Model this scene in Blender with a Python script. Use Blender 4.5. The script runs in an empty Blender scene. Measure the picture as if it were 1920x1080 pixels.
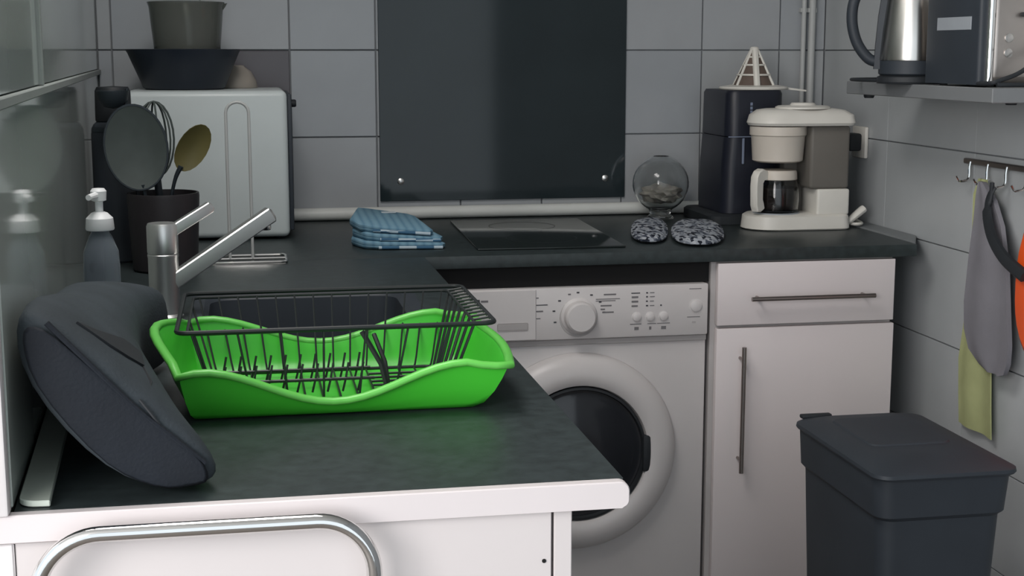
import bpy, bmesh, math, random
from math import pi, sin, cos, radians, sqrt
from mathutils import Vector, Matrix
random.seed(7)
SC = bpy.context.scene
COL = SC.collection

# ------------------------------------------------------------------ camera, world, lights, exposure
cam_d = bpy.data.cameras.new('camera'); cam = bpy.data.objects.new('camera', cam_d); COL.objects.link(cam)
cam_d.sensor_width = 36.0; cam_d.lens = 2690.0 / 1920.0 * 36.0
cam_d.clip_start = 0.02
cam.location = (0, 0, 1.334)
cam.rotation_euler = (radians(90 - 9.335), 0, radians(-10.6))
SC.camera = cam
W = bpy.data.worlds.new('world'); SC.world = W; W.use_nodes = True
W.node_tree.nodes['Background'].inputs[0].default_value = (0.84, 0.93, 1.0, 1)
W.node_tree.nodes['Background'].inputs[1].default_value = 0.8
def area(name, loc, target, sx, sy, power, col):
    d = bpy.data.lights.new(name, 'AREA'); d.shape = 'RECTANGLE'; d.size = sx; d.size_y = sy
    d.energy = power; d.color = col
    o = bpy.data.objects.new(name, d); COL.objects.link(o); o.location = loc
    o.rotation_euler = (Vector(target) - Vector(loc)).to_track_quat('-Z', 'Y').to_euler()
    return o
area('window_light', (-1.7, -0.7, 1.65), (1.1, 2.9, 0.85), 1.7, 1.7, 50, (1.0, 0.955, 0.94))
area('overhead_fill', (-0.05, 2.0, 2.44), (0.45, 2.1, 0.0), 1.0, 1.0, 22, (1.0, 0.96, 0.93))  # added overhead fill that lifts worktops and right wall, no fixture seen
SC.view_settings.view_transform = 'Standard'; SC.view_settings.look = 'None'
SC.view_settings.gamma = 1.0; SC.view_settings.use_curve_mapping = False
SC.view_settings.exposure = 0.75

# ------------------------------------------------------------------ materials
def lin(c):
    return tuple(((v / 255) / 12.92 if v / 255 <= .04045 else ((v / 255 + .055) / 1.055) ** 2.4) for v in c)
def mat(name, rgb, rough=.5, metal=0., spec=.5, var=.06, vscale=8., bump=0., bscale=200., trans=0., ior=1.45, coat=0., alpha=1.):
    m = bpy.data.materials.new(name); m.use_nodes = True
    nt = m.node_tree; p = nt.nodes['Principled BSDF']; L = nt.links
    c = lin(rgb)
    p.inputs['Roughness'].default_value = rough; p.inputs['Metallic'].default_value = metal
    p.inputs['Specular IOR Level'].default_value = spec; p.inputs['IOR'].default_value = ior
    p.inputs['Transmission Weight'].default_value = trans; p.inputs['Coat Weight'].default_value = coat
    p.inputs['Alpha'].default_value = alpha
    tc = nt.nodes.new('ShaderNodeTexCoord')
    n = nt.nodes.new('ShaderNodeTexNoise'); n.inputs['Scale'].default_value = vscale; n.inputs['Detail'].default_value = 4
    L.new(tc.outputs['Object'], n.inputs['Vector'])
    r = nt.nodes.new('ShaderNodeValToRGB')
    r.color_ramp.elements[0].position = .3; r.color_ramp.elements[1].position = .7
    r.color_ramp.elements[0].color = tuple(v * (1 - var) for v in c) + (1,)
    r.color_ramp.elements[1].color = tuple(min(1, v * (1 + var)) for v in c) + (1,)
    L.new(n.outputs['Fac'], r.inputs['Fac']); L.new(r.outputs['Color'], p.inputs['Base Color'])
    if bump:
        b = nt.nodes.new('ShaderNodeTexNoise'); b.inputs['Scale'].default_value = bscale; b.inputs['Detail'].default_value = 3
        L.new(tc.outputs['Object'], b.inputs['Vector'])
        bp = nt.nodes.new('ShaderNodeBump'); bp.inputs['Strength'].default_value = bump; bp.inputs['Distance'].default_value = .002
        L.new(b.outputs['Fac'], bp.inputs['Height']); L.new(bp.outputs['Normal'], p.inputs['Normal'])
    return m
def brushed(name, rgb, rough=.3, scale=(4, 4, 160)):
    m = mat(name, rgb, rough, 1.0, var=.1)
    nt = m.node_tree; L = nt.links; p = nt.nodes['Principled BSDF']
    tc = nt.nodes.new('ShaderNodeTexCoord'); mp = nt.nodes.new('ShaderNodeMapping'); mp.inputs['Scale'].default_value = scale
    n = nt.nodes.new('ShaderNodeTexNoise'); n.inputs['Scale'].default_value = 12
    L.new(tc.outputs['Object'], mp.inputs['Vector']); L.new(mp.outputs['Vector'], n.inputs['Vector'])
    mr = nt.nodes.new('ShaderNodeMapRange'); mr.inputs['To Min'].default_value = rough * .8; mr.inputs['To Max'].default_value = rough * 1.25
    L.new(n.outputs['Fac'], mr.inputs['Value']); L.new(mr.outputs['Result'], p.inputs['Roughness'])
    return m
def pattern(name, cols, scale, kind='voronoi', rough=.9, mscale=(1, 1, 1)):
    m = mat(name, cols[0], rough, spec=.2)
    nt = m.node_tree; L = nt.links; p = nt.nodes['Principled BSDF']
    tc = nt.nodes.new('ShaderNodeTexCoord'); mp = nt.nodes.new('ShaderNodeMapping'); mp.inputs['Scale'].default_value = mscale
    L.new(tc.outputs['Object'], mp.inputs['Vector'])
    r = nt.nodes.new('ShaderNodeValToRGB'); r.color_ramp.interpolation = 'CONSTANT' if kind != 'wave' else 'LINEAR'
    if kind == 'voronoi':
        t = nt.nodes.new('ShaderNodeTexVoronoi'); t.inputs['Scale'].default_value = scale; out = t.outputs['Color']
        s = nt.nodes.new('ShaderNodeSeparateColor'); L.new(out, s.inputs[0]); out = s.outputs[0]
    elif kind == 'wave':
        t = nt.nodes.new('ShaderNodeTexWave'); t.inputs['Scale'].default_value = scale; t.inputs['Distortion'].default_value = .6; out = t.outputs['Fac']
    else:
        t = nt.nodes.new('ShaderNodeTexChecker'); t.inputs['Scale'].default_value = scale; out = t.outputs['Fac']
    L.new(mp.outputs['Vector'], t.inputs['Vector'])
    els = r.color_ramp.elements
    n = len(cols)
    els[0].position = 0; els[0].color = lin(cols[0]) + (1,)
    els[1].position = (n - 1) / n if kind != 'wave' else 1.0; els[1].color = lin(cols[-1]) + (1,)
    for i in range(1, n - 1):
        e = els.new(i / n); e.color = lin(cols[i]) + (1,)
    L.new(out, r.inputs['Fac']); L.new(r.outputs['Color'], p.inputs['Base Color'])
    return m

M = {}
M['tile'] = [mat('tile_grey_%d' % i, c, .22, var=.05, vscale=5, bump=.03, bscale=30) for i, c in enumerate([(160, 163, 166), (156, 160, 164), (163, 166, 168)])]
M['tile_right_lit'] = mat('tile_grey_right_lit', (172, 176, 178), .3, var=.05, vscale=5, bump=.03, bscale=30)  # same grey tile in a lighter colour, brightens the right wall
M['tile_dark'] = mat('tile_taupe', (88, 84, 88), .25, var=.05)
M['grout'] = mat('grout_grey', (122, 125, 128), .9)
M['left_panel'] = mat('left_wall_gloss', (186, 195, 190), .06, spec=.6, var=.06, vscale=3)
M['left_upper'] = mat('left_wall_upper_gloss', (176, 186, 182), .08, spec=.6, var=.08, vscale=3)
M['trim_pale'] = mat('trim_pale', (140, 146, 143), .4)
M['casing'] = mat('casing_white', (226, 222, 222), .45)
M['wallpaint'] = mat('wall_paint', (196, 196, 194), .8)
M['floor'] = mat('floor_vinyl', (105, 98, 92), .5, var=.15, bump=.05)
M['counter'] = mat('worktop_black', (46, 54, 55), .42, spec=.55, var=.25, vscale=60, bump=.06, bscale=300)
M['counter_edge'] = mat('worktop_edge', (46, 51, 53), .5, var=.2, vscale=60)
M['alu_strip'] = mat('edge_strip_white', (216, 209, 209), .42, var=.02)
M['cab_white'] = mat('cabinet_white', (216, 208, 208), .42, var=.02, vscale=3)
M['cab_pink'] = mat('cabinet_laminate', (210, 204, 203), .45, var=.02, vscale=3)
M['carcass'] = mat('carcass_grey', (180, 176, 175), .5)
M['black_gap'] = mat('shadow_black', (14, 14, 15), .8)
M['steel'] = mat('brushed_steel', (205, 202, 198), .26, 1.0, var=.03)
M['steel_flat'] = brushed('brushed_steel_flat', (188, 180, 174), .38)
M['handle'] = mat('handle_nickel', (150, 142, 138), .35, 1.0, var=.03)
M['chrome'] = mat('chrome', (225, 224, 222), .09, 1.0, var=.02)
M['satin'] = mat('satin_chrome', (222, 222, 220), .36, 1.0, var=.03)
M['white_plastic'] = mat('white_plastic', (215, 212, 204), .38, var=.03, vscale=12)
M['cream_plastic'] = mat('cream_plastic', (203, 195, 184), .42, var=.03, vscale=12)
M['mw_white'] = mat('microwave_white', (196, 204, 204), .35, var=.03)
M['machine_white'] = mat('machine_white', (205, 201, 200), .35, var=.02)
M['machine_grey'] = mat('machine_grey', (172, 168, 167), .4, var=.02)
M['print_grey'] = mat('print_grey', (112, 110, 112), .6)
M['print_dark'] = mat('print_dark', (60, 60, 66), .6)
M['print_light'] = mat('print_light', (120, 130, 150), .6)
M['black_plastic'] = mat('black_plastic', (46, 52, 59), .55, var=.1, bump=.05, bscale=150)
M['black_matte'] = mat('black_matte', (34, 38, 42), .6, var=.1)
M['black_gloss'] = mat('black_gloss', (40, 42, 46), .1, spec=.5, var=.1)
M['splash'] = mat('splashback_glass', (38, 47, 50), .07, spec=.4, var=.12, vscale=4)
M['hob_glass'] = mat('hob_glass', (34, 40, 40), .12, spec=.45)
M['navy'] = mat('navy_plastic', (27, 30, 41), .42, var=.08)
M['bag'] = mat('bag_fabric', (54, 61, 66), .8, spec=.3, var=.16, vscale=14, bump=.3, bscale=260)
M['bag_edge'] = mat('bag_fabric_dark', (24, 29, 36), .75, spec=.3, var=.14, vscale=14, bump=.3, bscale=260)
M['green'] = mat('green_plastic', (64, 184, 50), .35, var=.04, vscale=6)
M['green_rim'] = mat('green_plastic_rim', (100, 192, 82), .35, var=.04, vscale=6)
M['rack'] = mat('rack_wire', (27, 32, 33), .45)
M['olive'] = mat('olive_nylon', (92, 86, 48), .5, var=.1, vscale=20)
M['slate_nylon'] = mat('slate_nylon', (66, 74, 72), .55, var=.12, vscale=20)
M['dark_nylon'] = mat('dark_nylon', (38, 46, 52), .5)
M['crock'] = mat('crock_brown', (38, 35, 38), .45, var=.15)
M['clear'] = mat('clear_plastic', (214, 222, 224), .08, trans=.92, ior=1.3, var=.02)
M['bowl_clear'] = mat('smoky_bowl', (150, 154, 148), .12, trans=.75, ior=1.25, var=.03)
M['soap'] = mat('soap_bottle', (150, 160, 170), .12, trans=.7, ior=1.2)
M['pump_white'] = mat('pump_white', (225, 227, 228), .4)
M['glass'] = mat('glass', (240, 242, 242), .02, trans=1., ior=1.3, var=0.01)
M['frost'] = mat('frosted_glass', (196, 206, 196), .3, trans=.1, var=.1, vscale=5)
M['tank'] = mat('tank_smoke', (128, 124, 118), .3, trans=.3, ior=1.2)
M['coffee'] = mat('coffee', (30, 22, 20), .2)
M['beige'] = mat('beige_ceramic', (150, 143, 134), .5, var=.08)
M['bowl_dark'] = mat('bowl_dark', (32, 39, 50), .4, var=.1)
M['filter_mesh'] = mat('filter_mesh', (98, 84, 76), .7, bump=.4, bscale=900)
M['blue_cloth'] = pattern('blue_cloth', [(100, 138, 160), (114, 150, 170), (122, 158, 177)], 42, 'wave', mscale=(.4, 1, 1))
M['blue_dark'] = mat('blue_cloth_dark', (54, 88, 116), .9, spec=.2, var=.2, vscale=40)
M['hem'] = pattern('hem_check', [(180, 196, 206), (70, 106, 134)], 26, 'check')
M['white_cloth'] = mat('white_cloth', (190, 198, 202), .9)
M['floral'] = pattern('floral_cloth', [(34, 38, 48), (156, 162, 170), (74, 80, 92), (176, 180, 186), (120, 126, 136), (160, 165, 172)], 140, 'voronoi', mscale=(1, .42, 1))
M['yellow'] = mat('yellow_cloth', (168, 173, 126), .9, spec=.2, var=.1, vscale=12, bump=.3, bscale=200)
M['grey_cloth'] = mat('grey_cloth', (126, 125, 131), .9, spec=.2, var=.06, vscale=12, bump=.3, bscale=300)
M['orange'] = mat('orange', (250, 92, 22), .5, var=.06)
M['crumple'] = mat('crumpled_film', (165, 160, 152), .3, var=.3, vscale=20, bump=.5, bscale=60)
M['shelf'] = mat('shelf_grey', (118, 121, 123), .5, var=.05)
M['filler'] = mat('filler_grey', (122, 126, 128), .4)
M['pipe'] = mat('pipe_paint', (176, 178, 177), .45)
M['pipe_white'] = mat('pipe_white', (212, 214, 210), .4)
M['label_grey'] = mat('label_grey', (150, 156, 162), .5)

# ------------------------------------------------------------------ mesh builder
class MB:
    def __init__(s): s.bm = bmesh.new()
    def merge(s, t):
        me = bpy.data.meshes.new('tmp'); t.to_mesh(me); t.free(); s.bm.from_mesh(me); bpy.data.meshes.remove(me); return s
    def box(s, x0, x1, y0, y1, z0, z1, bev=0., seg=2, rot=0., only=None):
        t = bmesh.new(); bmesh.ops.create_cube(t, size=1)
        bmesh.ops.scale(t, vec=(x1 - x0, y1 - y0, z1 - z0), verts=t.verts)
        if bev:
            ed = t.edges[:]
            if only == 'z': ed = [e for e in ed if abs((e.verts[0].co - e.verts[1].co).z) > 1e-6]
            if only == 'y': ed = [e for e in ed if abs((e.verts[0].co - e.verts[1].co).y) > 1e-6]
            bmesh.ops.bevel(t, geom=ed, offset=bev, segments=seg, affect='EDGES', profile=.5)
        if rot: bmesh.ops.rotate(t, cent=(0, 0, 0), matrix=Matrix.Rotation(rot, 3, 'Z'), verts=t.verts)
        bmesh.ops.translate(t, vec=((x0 + x1) / 2, (y0 + y1) / 2, (z0 + z1) / 2), verts=t.verts)
        return s.merge(t)
    def prism(s, pts, a, b, axis='z', bev=0., seg=2):
        t = bmesh.new()
        def P(u, v, w): return {'z': (u, v, w), 'y': (u, w, v), 'x': (w, u, v)}[axis]
        lo = [t.verts.new(P(u, v, a)) for u, v in pts]; hi = [t.verts.new(P(u, v, b)) for u, v in pts]
        n = len(pts); t.faces.new(lo[::-1]); t.faces.new(hi)
        for i in range(n): t.faces.new((lo[i], lo[(i + 1) % n], hi[(i + 1) % n], hi[i]))
        bmesh.ops.recalc_face_normals(t, faces=t.faces)
        if bev: bmesh.ops.bevel(t, geom=t.edges[:], offset=bev, segments=seg, affect='EDGES', profile=.5)
        return s.merge(t)
    def lathe(s, c, prof, n=32, axis='z', sx=1., sy=1.):
        t = bmesh.new(); rings = []
        def P(x, y, z):
            if axis == 'z': v = (x, y, z)
            elif axis == '-y': v = (x, -z, y)
            elif axis == 'x': v = (z, x, y)
            elif axis == '-x': v = (-z, x, y)
            return (c[0] + v[0], c[1] + v[1], c[2] + v[2])
        for r, z in prof:
            if r < 1e-6: rings.append([t.verts.new(P(0, 0, z))])
            else: rings.append([t.verts.new(P(r * sx * cos(2 * pi * k / n), r * sy * sin(2 * pi * k / n), z)) for k in range(n)])
        for a, b in zip(rings, rings[1:]):
            for k in range(n):
                k2 = (k + 1) % n
                if len(a) == 1 and len(b) == 1: continue
                if len(a) == 1: t.faces.new((a[0], b[k], b[k2]))
                elif len(b) == 1: t.faces.new((a[k], b[0], a[k2]))
                else: t.faces.new((a[k], b[k], b[k2], a[k2]))
        bmesh.ops.recalc_face_normals(t, faces=t.faces)
        return s.merge(t)
    def tube(s, pts, r, n=8, closed=False, flat=1.):
        P = [Vector(p) for p in pts]; N = len(P); t = bmesh.new()
        R = r if isinstance(r, (list, tuple)) else [r] * N
        T = []
        for i in range(N):
            a = P[i - 1] if (i > 0 or closed) else P[i]; b = P[(i + 1) % N] if (i < N - 1 or closed) else P[i]
            T.append((b - a).normalized())
        up = Vector((0, 0, 1)) if abs(T[0].z) < .9 else Vector((1, 0, 0))
        u = (up - T[0] * up.dot(T[0])).normalized(); rings = []
        for i in range(N):
            u = (u - T[i] * u.dot(T[i])); u = u.normalized() if u.length > 1e-6 else Vector((1, 0, 0)); v = T[i].cross(u)
            rings.append([t.verts.new(P[i] + u * R[i] * flat * cos(2 * pi * k / n) + v * R[i] * sin(2 * pi * k / n)) for k in range(n)])
        m = N if closed else N - 1
        for i in range(m):
            a, b = rings[i], rings[(i + 1) % N]
            for k in range(n): t.faces.new((a[k], a[(k + 1) % n], b[(k + 1) % n], b[k]))
        if not closed: t.faces.new(rings[0][::-1]); t.faces.new(rings[-1])
        bmesh.ops.recalc_face_normals(t, faces=t.faces)
        return s.merge(t)
    def loft(s, rings, cap0=True, cap1=True, closed=True):
        t = bmesh.new(); RR = [[t.verts.new(p) for p in r] for r in rings]; n = len(RR[0])
        for a, b in zip(RR, RR[1:]):
            for k in range(n if closed else n - 1): t.faces.new((a[k], a[(k + 1) % n], b[(k + 1) % n], b[k]))
        if cap0: t.faces.new(RR[0][::-1])
        if cap1: t.faces.new(RR[-1])
        bmesh.ops.recalc_face_normals(t, faces=t.faces)
        return s.merge(t)
    def ball(s, c, r, sx=1, sy=1, sz=1, n=16):
        t = bmesh.new(); bmesh.ops.create_uvsphere(t, u_segments=n, v_segments=n // 2, radius=r)
        bmesh.ops.scale(t, vec=(sx, sy, sz), verts=t.verts); bmesh.ops.translate(t, vec=c, verts=t.verts)
        return s.merge(t)
ORG = {}
def obj(name, mb, m, parent=None, label=None, kind=None, smooth=35, subsurf=0, loc=None):
    org = ORG[parent.name] if parent else Vector(loc if loc else (0, 0, 0))
    bmesh.ops.translate(mb.bm, vec=-org, verts=mb.bm.verts)
    me = bpy.data.meshes.new(name); mb.bm.to_mesh(me); mb.bm.free()
    if smooth:
        me.shade_smooth()
        if not subsurf: me.set_sharp_from_angle(angle=radians(smooth))
    me.materials.append(m)
    o = bpy.data.objects.new(name, me); COL.objects.link(o)
    if parent: o.parent = parent
    else: o.location = org
    ORG[o.name] = org
    if label: o['label'] = label
    if kind: o['kind'] = kind
    if subsurf:
        sm = o.modifiers.new('subsurf', 'SUBSURF'); sm.levels = subsurf; sm.render_levels = subsurf
    return o
def tag(o, label, cat, group=None):
    o['label'] = label; o['category'] = cat
    if group: o['group'] = group
    return o
def thing(name, label, cat, loc, group=None):
    o = bpy.data.objects.new(name, None); COL.objects.link(o); o.location = loc; o.empty_display_size = .05
    ORG[o.name] = Vector(loc); return tag(o, label, cat, group)
def struct(name, mb, m, **k): return obj(name, mb, m, kind='structure', **k)
def arc(c, r, a0, a1, n): return [(c[0] + r * cos(radians(a0 + (a1 - a0) * i / n)), c[1] + r * sin(radians(a0 + (a1 - a0) * i / n))) for i in range(n + 1)]
def smoothpath(pts, k=6):
    P = [Vector(p) for p in pts]; out = []
    for i in range(len(P) - 1):
        p0 = P[max(i - 1, 0)]; p1 = P[i]; p2 = P[i + 1]; p3 = P[min(i + 2, len(P) - 1)]
        for j in range(k):
            t = j / k
            out.append(.5 * ((2 * p1) + (p2 - p0) * t + (2 * p0 - 5 * p1 + 4 * p2 - p3) * t * t + (3 * p1 - p0 - 3 * p2 + p3) * t ** 3))
    out.append(P[-1]); return out

# ------------------------------------------------------------------ room shell
CT = .90            # worktop height
YW = 3.76           # face of the back wall tiles
XR = 1.575          # face of the right wall tiles
def xl(y): return -.226 - .052 * (y - 1.375)      # the left wall runs slightly askew
struct('floor', MB().box(-2.2, XR + .1, -1.6, YW + .1, -.06, 0), M['floor'])
struct('ceiling', MB().box(-2.2, XR + .1, -1.6, YW + .1, 2.5, 2.56), M['wallpaint'])
wb = struct('wall_back', MB().box(-2.2, XR + .12, YW + .006, YW + .1, 0, 2.5), M['grout'])
wr = struct('wall_right', MB().box(XR + .006, XR + .12, -1.6, YW + .006, 0, 2.5), M['grout'])
wl = struct('wall_left', MB().prism([(xl(1.385) - .006, 1.385), (xl(YW) - .006, YW + .005), (-.62, YW + .005), (-.62, 1.385)], 0, 2.5), M['wallpaint'])
P = .22; GAP = .0015
tile_cache = {}
def tile(parent, kind, w, h, loc, rotz=0, m=None):
    key = (kind, round(w, 4), round(h, 4))
    if key not in tile_cache:
        mb = MB().box(-w / 2, w / 2, 0, .0075, -h / 2, h / 2, .0015 if kind == 'b' else .0005, 1)
        me = bpy.data.meshes.new('tile'); mb.bm.to_mesh(me); mb.bm.free(); me.materials.append(M['tile'][0]); tile_cache[key] = me
    o = bpy.data.objects.new('tile', tile_cache[key]); COL.objects.link(o); o.parent = parent
    o.location = loc; o.rotation_euler = (random.uniform(-.002, .002), random.uniform(-.001, .001), rotz + random.uniform(-.002, .002))
    o.material_slots[0].link = 'OBJECT'; o.material_slots[0].material = m or random.choice(M['tile'])
    return o
ROWS = [(.894, 1.116), (1.116, 1.339), (1.339, 1.561), (1.561, 1.783)]
xe = xl(YW)
cuts = [xe] + [-.315 + P * k for k in range(9)] + [XR]
for zi, (z0, z1) in enumerate(ROWS):
    for a, b in zip(cuts, cuts[1:]):
        if b - a < .02: continue
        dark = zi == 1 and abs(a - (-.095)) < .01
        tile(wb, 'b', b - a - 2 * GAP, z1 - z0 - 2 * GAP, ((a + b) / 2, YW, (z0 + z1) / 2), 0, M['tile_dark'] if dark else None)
yc = [YW - .002, 3.345, 2.905, 2.465, 2.025]
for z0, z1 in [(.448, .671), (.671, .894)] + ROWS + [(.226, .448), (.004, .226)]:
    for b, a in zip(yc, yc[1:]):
        tile(wr, 'r', b - a - .0012, z1 - z0 - 2 * GAP, (XR, (a + b) / 2, (z0 + z1) / 2), -pi / 2, M['tile_right_lit'])
# left wall: glossy lower panel, pale joint bars, glossy upper panels
def lw(y0, y1, z0, z1, off, th):
    return MB().prism([(xl(y0) + off, y0), (xl(y1) + off, y1), (xl(y1) + off - th, y1), (xl(y0) + off - th, y0)], z0, z1, bev=.0012, seg=1)
obj('panel', lw(1.388, 3.752, .903, 1.279, 0, .007), M['left_panel'], wl, label='glossy panel above the worktop')
obj('panel', lw(1.388, 1.945, 1.292, 2.0, 0, .007), M['left_upper'], wl)
obj('panel', lw(1.962, 3.752, 1.292, 2.0, 0, .007), M['left_upper'], wl)
struct('trim_1', lw(1.388, 3.752, 1.280, 1.291, .007, .014), M['trim_pale'])
struct('trim_2', lw(1.946, 1.961, 1.2915, 2.0, .006, .013), M['trim_pale'])
struct('trim_3', MB().box(-.62, xl(1.385) - .001, 1.366, 1.3845, .9005, 2.5, .003, 2), M['casing'])
struct('trim_5', MB().box(-.62, xl(1.385) - .0005, 1.381, 1.3845, .001, CT - .030, .002, 1), M['casing'])
# round pipe trim where worktop meets back wall
struct('trim_4', MB().tube([(.125, YW - .017, CT + .0175), (1.345, YW - .017, CT + .0175)], .0165, 16), M['pipe_white'])

# corner water pipes
for x, r, n, lab in [(1.506, .0065, 'thin', 'thin grey painted pipe, left of the two pipes in the wall corner'), (1.530, .0095, 'wide', 'wider pale painted pipe, right of the two pipes in the wall corner')]:
    t = thing('water_pipe', lab, 'pipe', (x, YW - .016, CT))
    obj('tube', MB().tube([(x, YW - .016, CT), (x, YW - .016, 2.5)], r, 14), M['pipe'], t)
    for z in (1.44, 1.72):
        obj('clip', MB().box(x - r - .003, x + r + .003, YW - .018, YW - .0005, z, z + .012, .001, 1), M['pipe'], t)

# ------------------------------------------------------------------ worktop (L shape) and its cabinets
wt = thing('worktop', 'black L-shaped laminate worktop with white front edge strip', 'worktop', (0, 2.4, CT - .028))
SX0, SX1, SY0, SY1 = -.085, .285, 2.07, 2.60        # sink cut-out
mb = MB()
x0 = lambda y: xl(y) + .001
mb.prism([(x0(1.386), 1.386), (.376, 1.386), (.376, SY0), (x0(SY0), SY0)], CT - .028, CT)
mb.prism([(x0(SY0), SY0), (SX0, SY0), (SX0, SY1), (x0(SY1), SY1)], CT - .028, CT)
mb.prism([(SX1, SY0), (.376, SY0), (.376, SY1), (SX1, SY1)], CT - .028, CT)
mb.prism([(x0(SY1), SY1), (.376, SY1), (.376, 3.03), (x0(3.03), 3.03)], CT - .028, CT)
obj('peninsula_slab', mb, M['counter'], wt)
mb = MB(); mb.prism([(x0(3.031), 3.031), (1.512, 3.031), (1.512, 3.757), (x0(3.757), 3.757)], CT - .028, CT, bev=.002, seg=2)
obj('back_slab', mb, M['counter'], wt)
mb = MB(); mb.prism([(-.30, CT - .028)] + [(.372, CT - .028)] + arc((.372, CT - .020), .008, -90, 0, 5) + arc((.370, CT - .010), .010, 0, 90, 5) + [(-.30, CT)], 1.372, 1.3855, axis='y', bev=.0012, seg=1)
obj('edge_strip', mb, M['alu_strip'], wt, label='white front edge strip')
mb = MB(); mb.prism([(1.513, 3.045), (1.572, 3.16), (1.572, 3.70), (1.513, 3.70)], CT - .02, CT + .003, bev=.002, seg=1)
obj('filler_strip', mb, M['filler'], wt, label='grey filler strip between worktop end and wall')

obj('shadow_gap_strip', MB().box(.385, 1.024, 3.062, 3.078, CT - .0765, CT - .0285), M['black_gap'], wt, label='black strip darkening the shadow gap under the worktop')  # black strip added so the gap above the washing machine stays in shade
# inset sink
sk = thing('sink', 'black inset kitchen sink behind the green dish tray', 'sink', (.1, 2.335, CT - .16))
mb = MB()
def rrect(x0, x1, y0, y1, r, z, n=5):
    o = []
    for cx, cy, a in ((x1 - r, y1 - r, 0), (x0 + r, y1 - r, 90), (x0 + r, y0 + r, 180), (x1 - r, y0 + r, 270)):
        o += [(p[0], p[1], z) for p in arc((cx, cy), r, a, a + 90, n)]
    return o
rings = [rrect(SX0 - .012, SX1 + .012, SY0 - .012, SY1 + .012, .03, CT + .0006), rrect(SX0 - .011, SX1 + .011, SY0 - .011, SY1 + .011, .03, CT + .004),
         rrect(SX0 + .012, SX1 - .012, SY0 + .012, SY1 - .012, .04, CT + .004), rrect(SX0 + .02, SX1 - .02, SY0 + .02, SY1 - .02, .04, CT - .004),
         rrect(SX0 + .03, SX1 - .03, SY0 + .03, SY1 - .03, .04, CT - .15), rrect(SX0 + .06, SX1 - .06, SY0 + .06, SY1 - .06, .04, CT - .16)]
mb.loft(rings, cap0=False); obj('basin', mb, M['black_plastic'], sk)
obj('drain', MB().lathe((.1, 2.335, CT - .1595), [(.035, 0), (.033, .003), (.02, .002), (0, .001)], 24), M['satin'], sk, label='steel drain')

# peninsula cabinet
pc = thing('peninsula_cabinet', 'white cabinet under the peninsula with plain front panel', 'cabinet', (.02, 2.2, 0))
obj('front_panel', MB().box(-.2267, .3005, 1.384, 1.404, .08, CT - .030, .001, 1), M['cab_pink'], pc)
obj('side_panel', MB().box(.3035, .3225, 1.386, 3.02, 0, CT - .030, .001, 1), M['cab_pink'], pc)
obj('screw_hole', MB().lathe((.2925, 1.3838, .8165), [(.0022, 0), (.0022, .0008), (0, .0008)], 12, '-y'), M['black_gap'], pc, label='small dark screw hole')
obj('plinth', MB().box(-.22, .30, 1.42, 1.436, 0, .08), M['carcass'], pc)
obj('carcass', MB().box(-.22, .30, 1.406, 1.424, .08, CT - .04), M['carcass'], pc)

# chrome rail on the peninsula front
rl = thing('towel_rail', 'bent chrome tube rail in front of white peninsula panel', 'rail', (-.03, 1.345, .62))
path = [(-.203, 1.3833, .66), (-.203, 1.365, .66)] + [(-.203, 1.345 + .02 * (1 - sin(radians(a))), .68 - .02 * cos(radians(a))) for a in (30, 60, 90)] + [(-.203, 1.345, .75)]
path += [(x, 1.345, z) for x, z in arc((-.143, .826), .060, 180, 90, 14)] + [(x, 1.345, z) for x, z in arc((.0595, .831), .055, 90, 0, 14)]
path += [(.1145, 1.345, .75)] + [(.1145, 1.345 + .02 * (1 - sin(radians(a))), .68 - .02 * cos(radians(a))) for a in (90, 60, 30)] + [(.1145, 1.365, .66), (.1145, 1.3833, .66)]
obj('tube', MB().tube(path, .0078, 16), M['chrome'], rl)
for x in (-.203, .1145):
    obj('flange', MB().lathe((x, 1.3837, .66), [(.016, 0), (.016, .003), (.009, .005), (0, .005)], 20, '-y'), M['chrome'], rl)

# ------------------------------------------------------------------ washing machine
FY = 3.05
wm = thing('washing_machine', 'white front-loading washing machine under the black worktop', 'washing machine', (.72, 3.33, 0))
KX, KZ = .7185, .759
obj('body', MB().box(.421, 1.019, FY + .004, FY + .56, .012, .822, .006, 2), M['machine_white'], wm)
obj('control_panel', MB().box(.425, 1.017, FY - .012, FY + .006, .706, .823, .004, 2), M['machine_white'], wm)
obj('panel_groove', MB().box(.425, 1.017, FY - .002, FY + .006, .692, .7045, .001, 1), M['machine_grey'], wm, label='grey groove under control panel')
dr = obj('detergent_drawer', MB().box(.428, .622, FY - .015, FY - .0115, .7085, .821, .0015, 1), M['machine_white'], wm)
obj('drawer_grip', MB().box(.535, .604, FY - .0165, FY - .0145, .731, .748, .002, 1), M['machine_grey'], dr, label='grey recessed grip')
kn = obj('dial_knob', MB().lathe((KX, FY - .0115, KZ), [(.041, 0), (.040, .003), (.035, .006), (.034, .026), (.030, .031), (0, .032)], 36, '-y'), M['machine_white'], wm)
obj('knob_skirt', MB().lathe((KX, FY - .0112, KZ - .004), [(.044, 0), (.043, .0015), (.0, .0016)], 36, '-y'), M['machine_grey'], wm)
for a, m in ((200, 'd'), (170, 'd'), (140, 'd'), (112, 'l'), (92, 'd'), (60, 'd'), (32, 'd'), (3, 'l')):
    x = KX + .057 * cos(radians(a)); z = KZ + .057 * sin(radians(a)) * .85 + .004
    obj('dial_mark', MB().box(x - .003, x + .003, FY - .0128, FY - .0118, z - .0015, z + .0015), M['print_dark' if m == 'd' else 'print_grey'], wm)
def bar(x, z, w, h, m='print_grey', y=FY): # printed lettering, too blurred in the photograph to be read
    obj('printed_mark', MB().box(x, x + w, y - .0127, y - .0118, z - h / 2, z + h / 2), M[m], wm)
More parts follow.
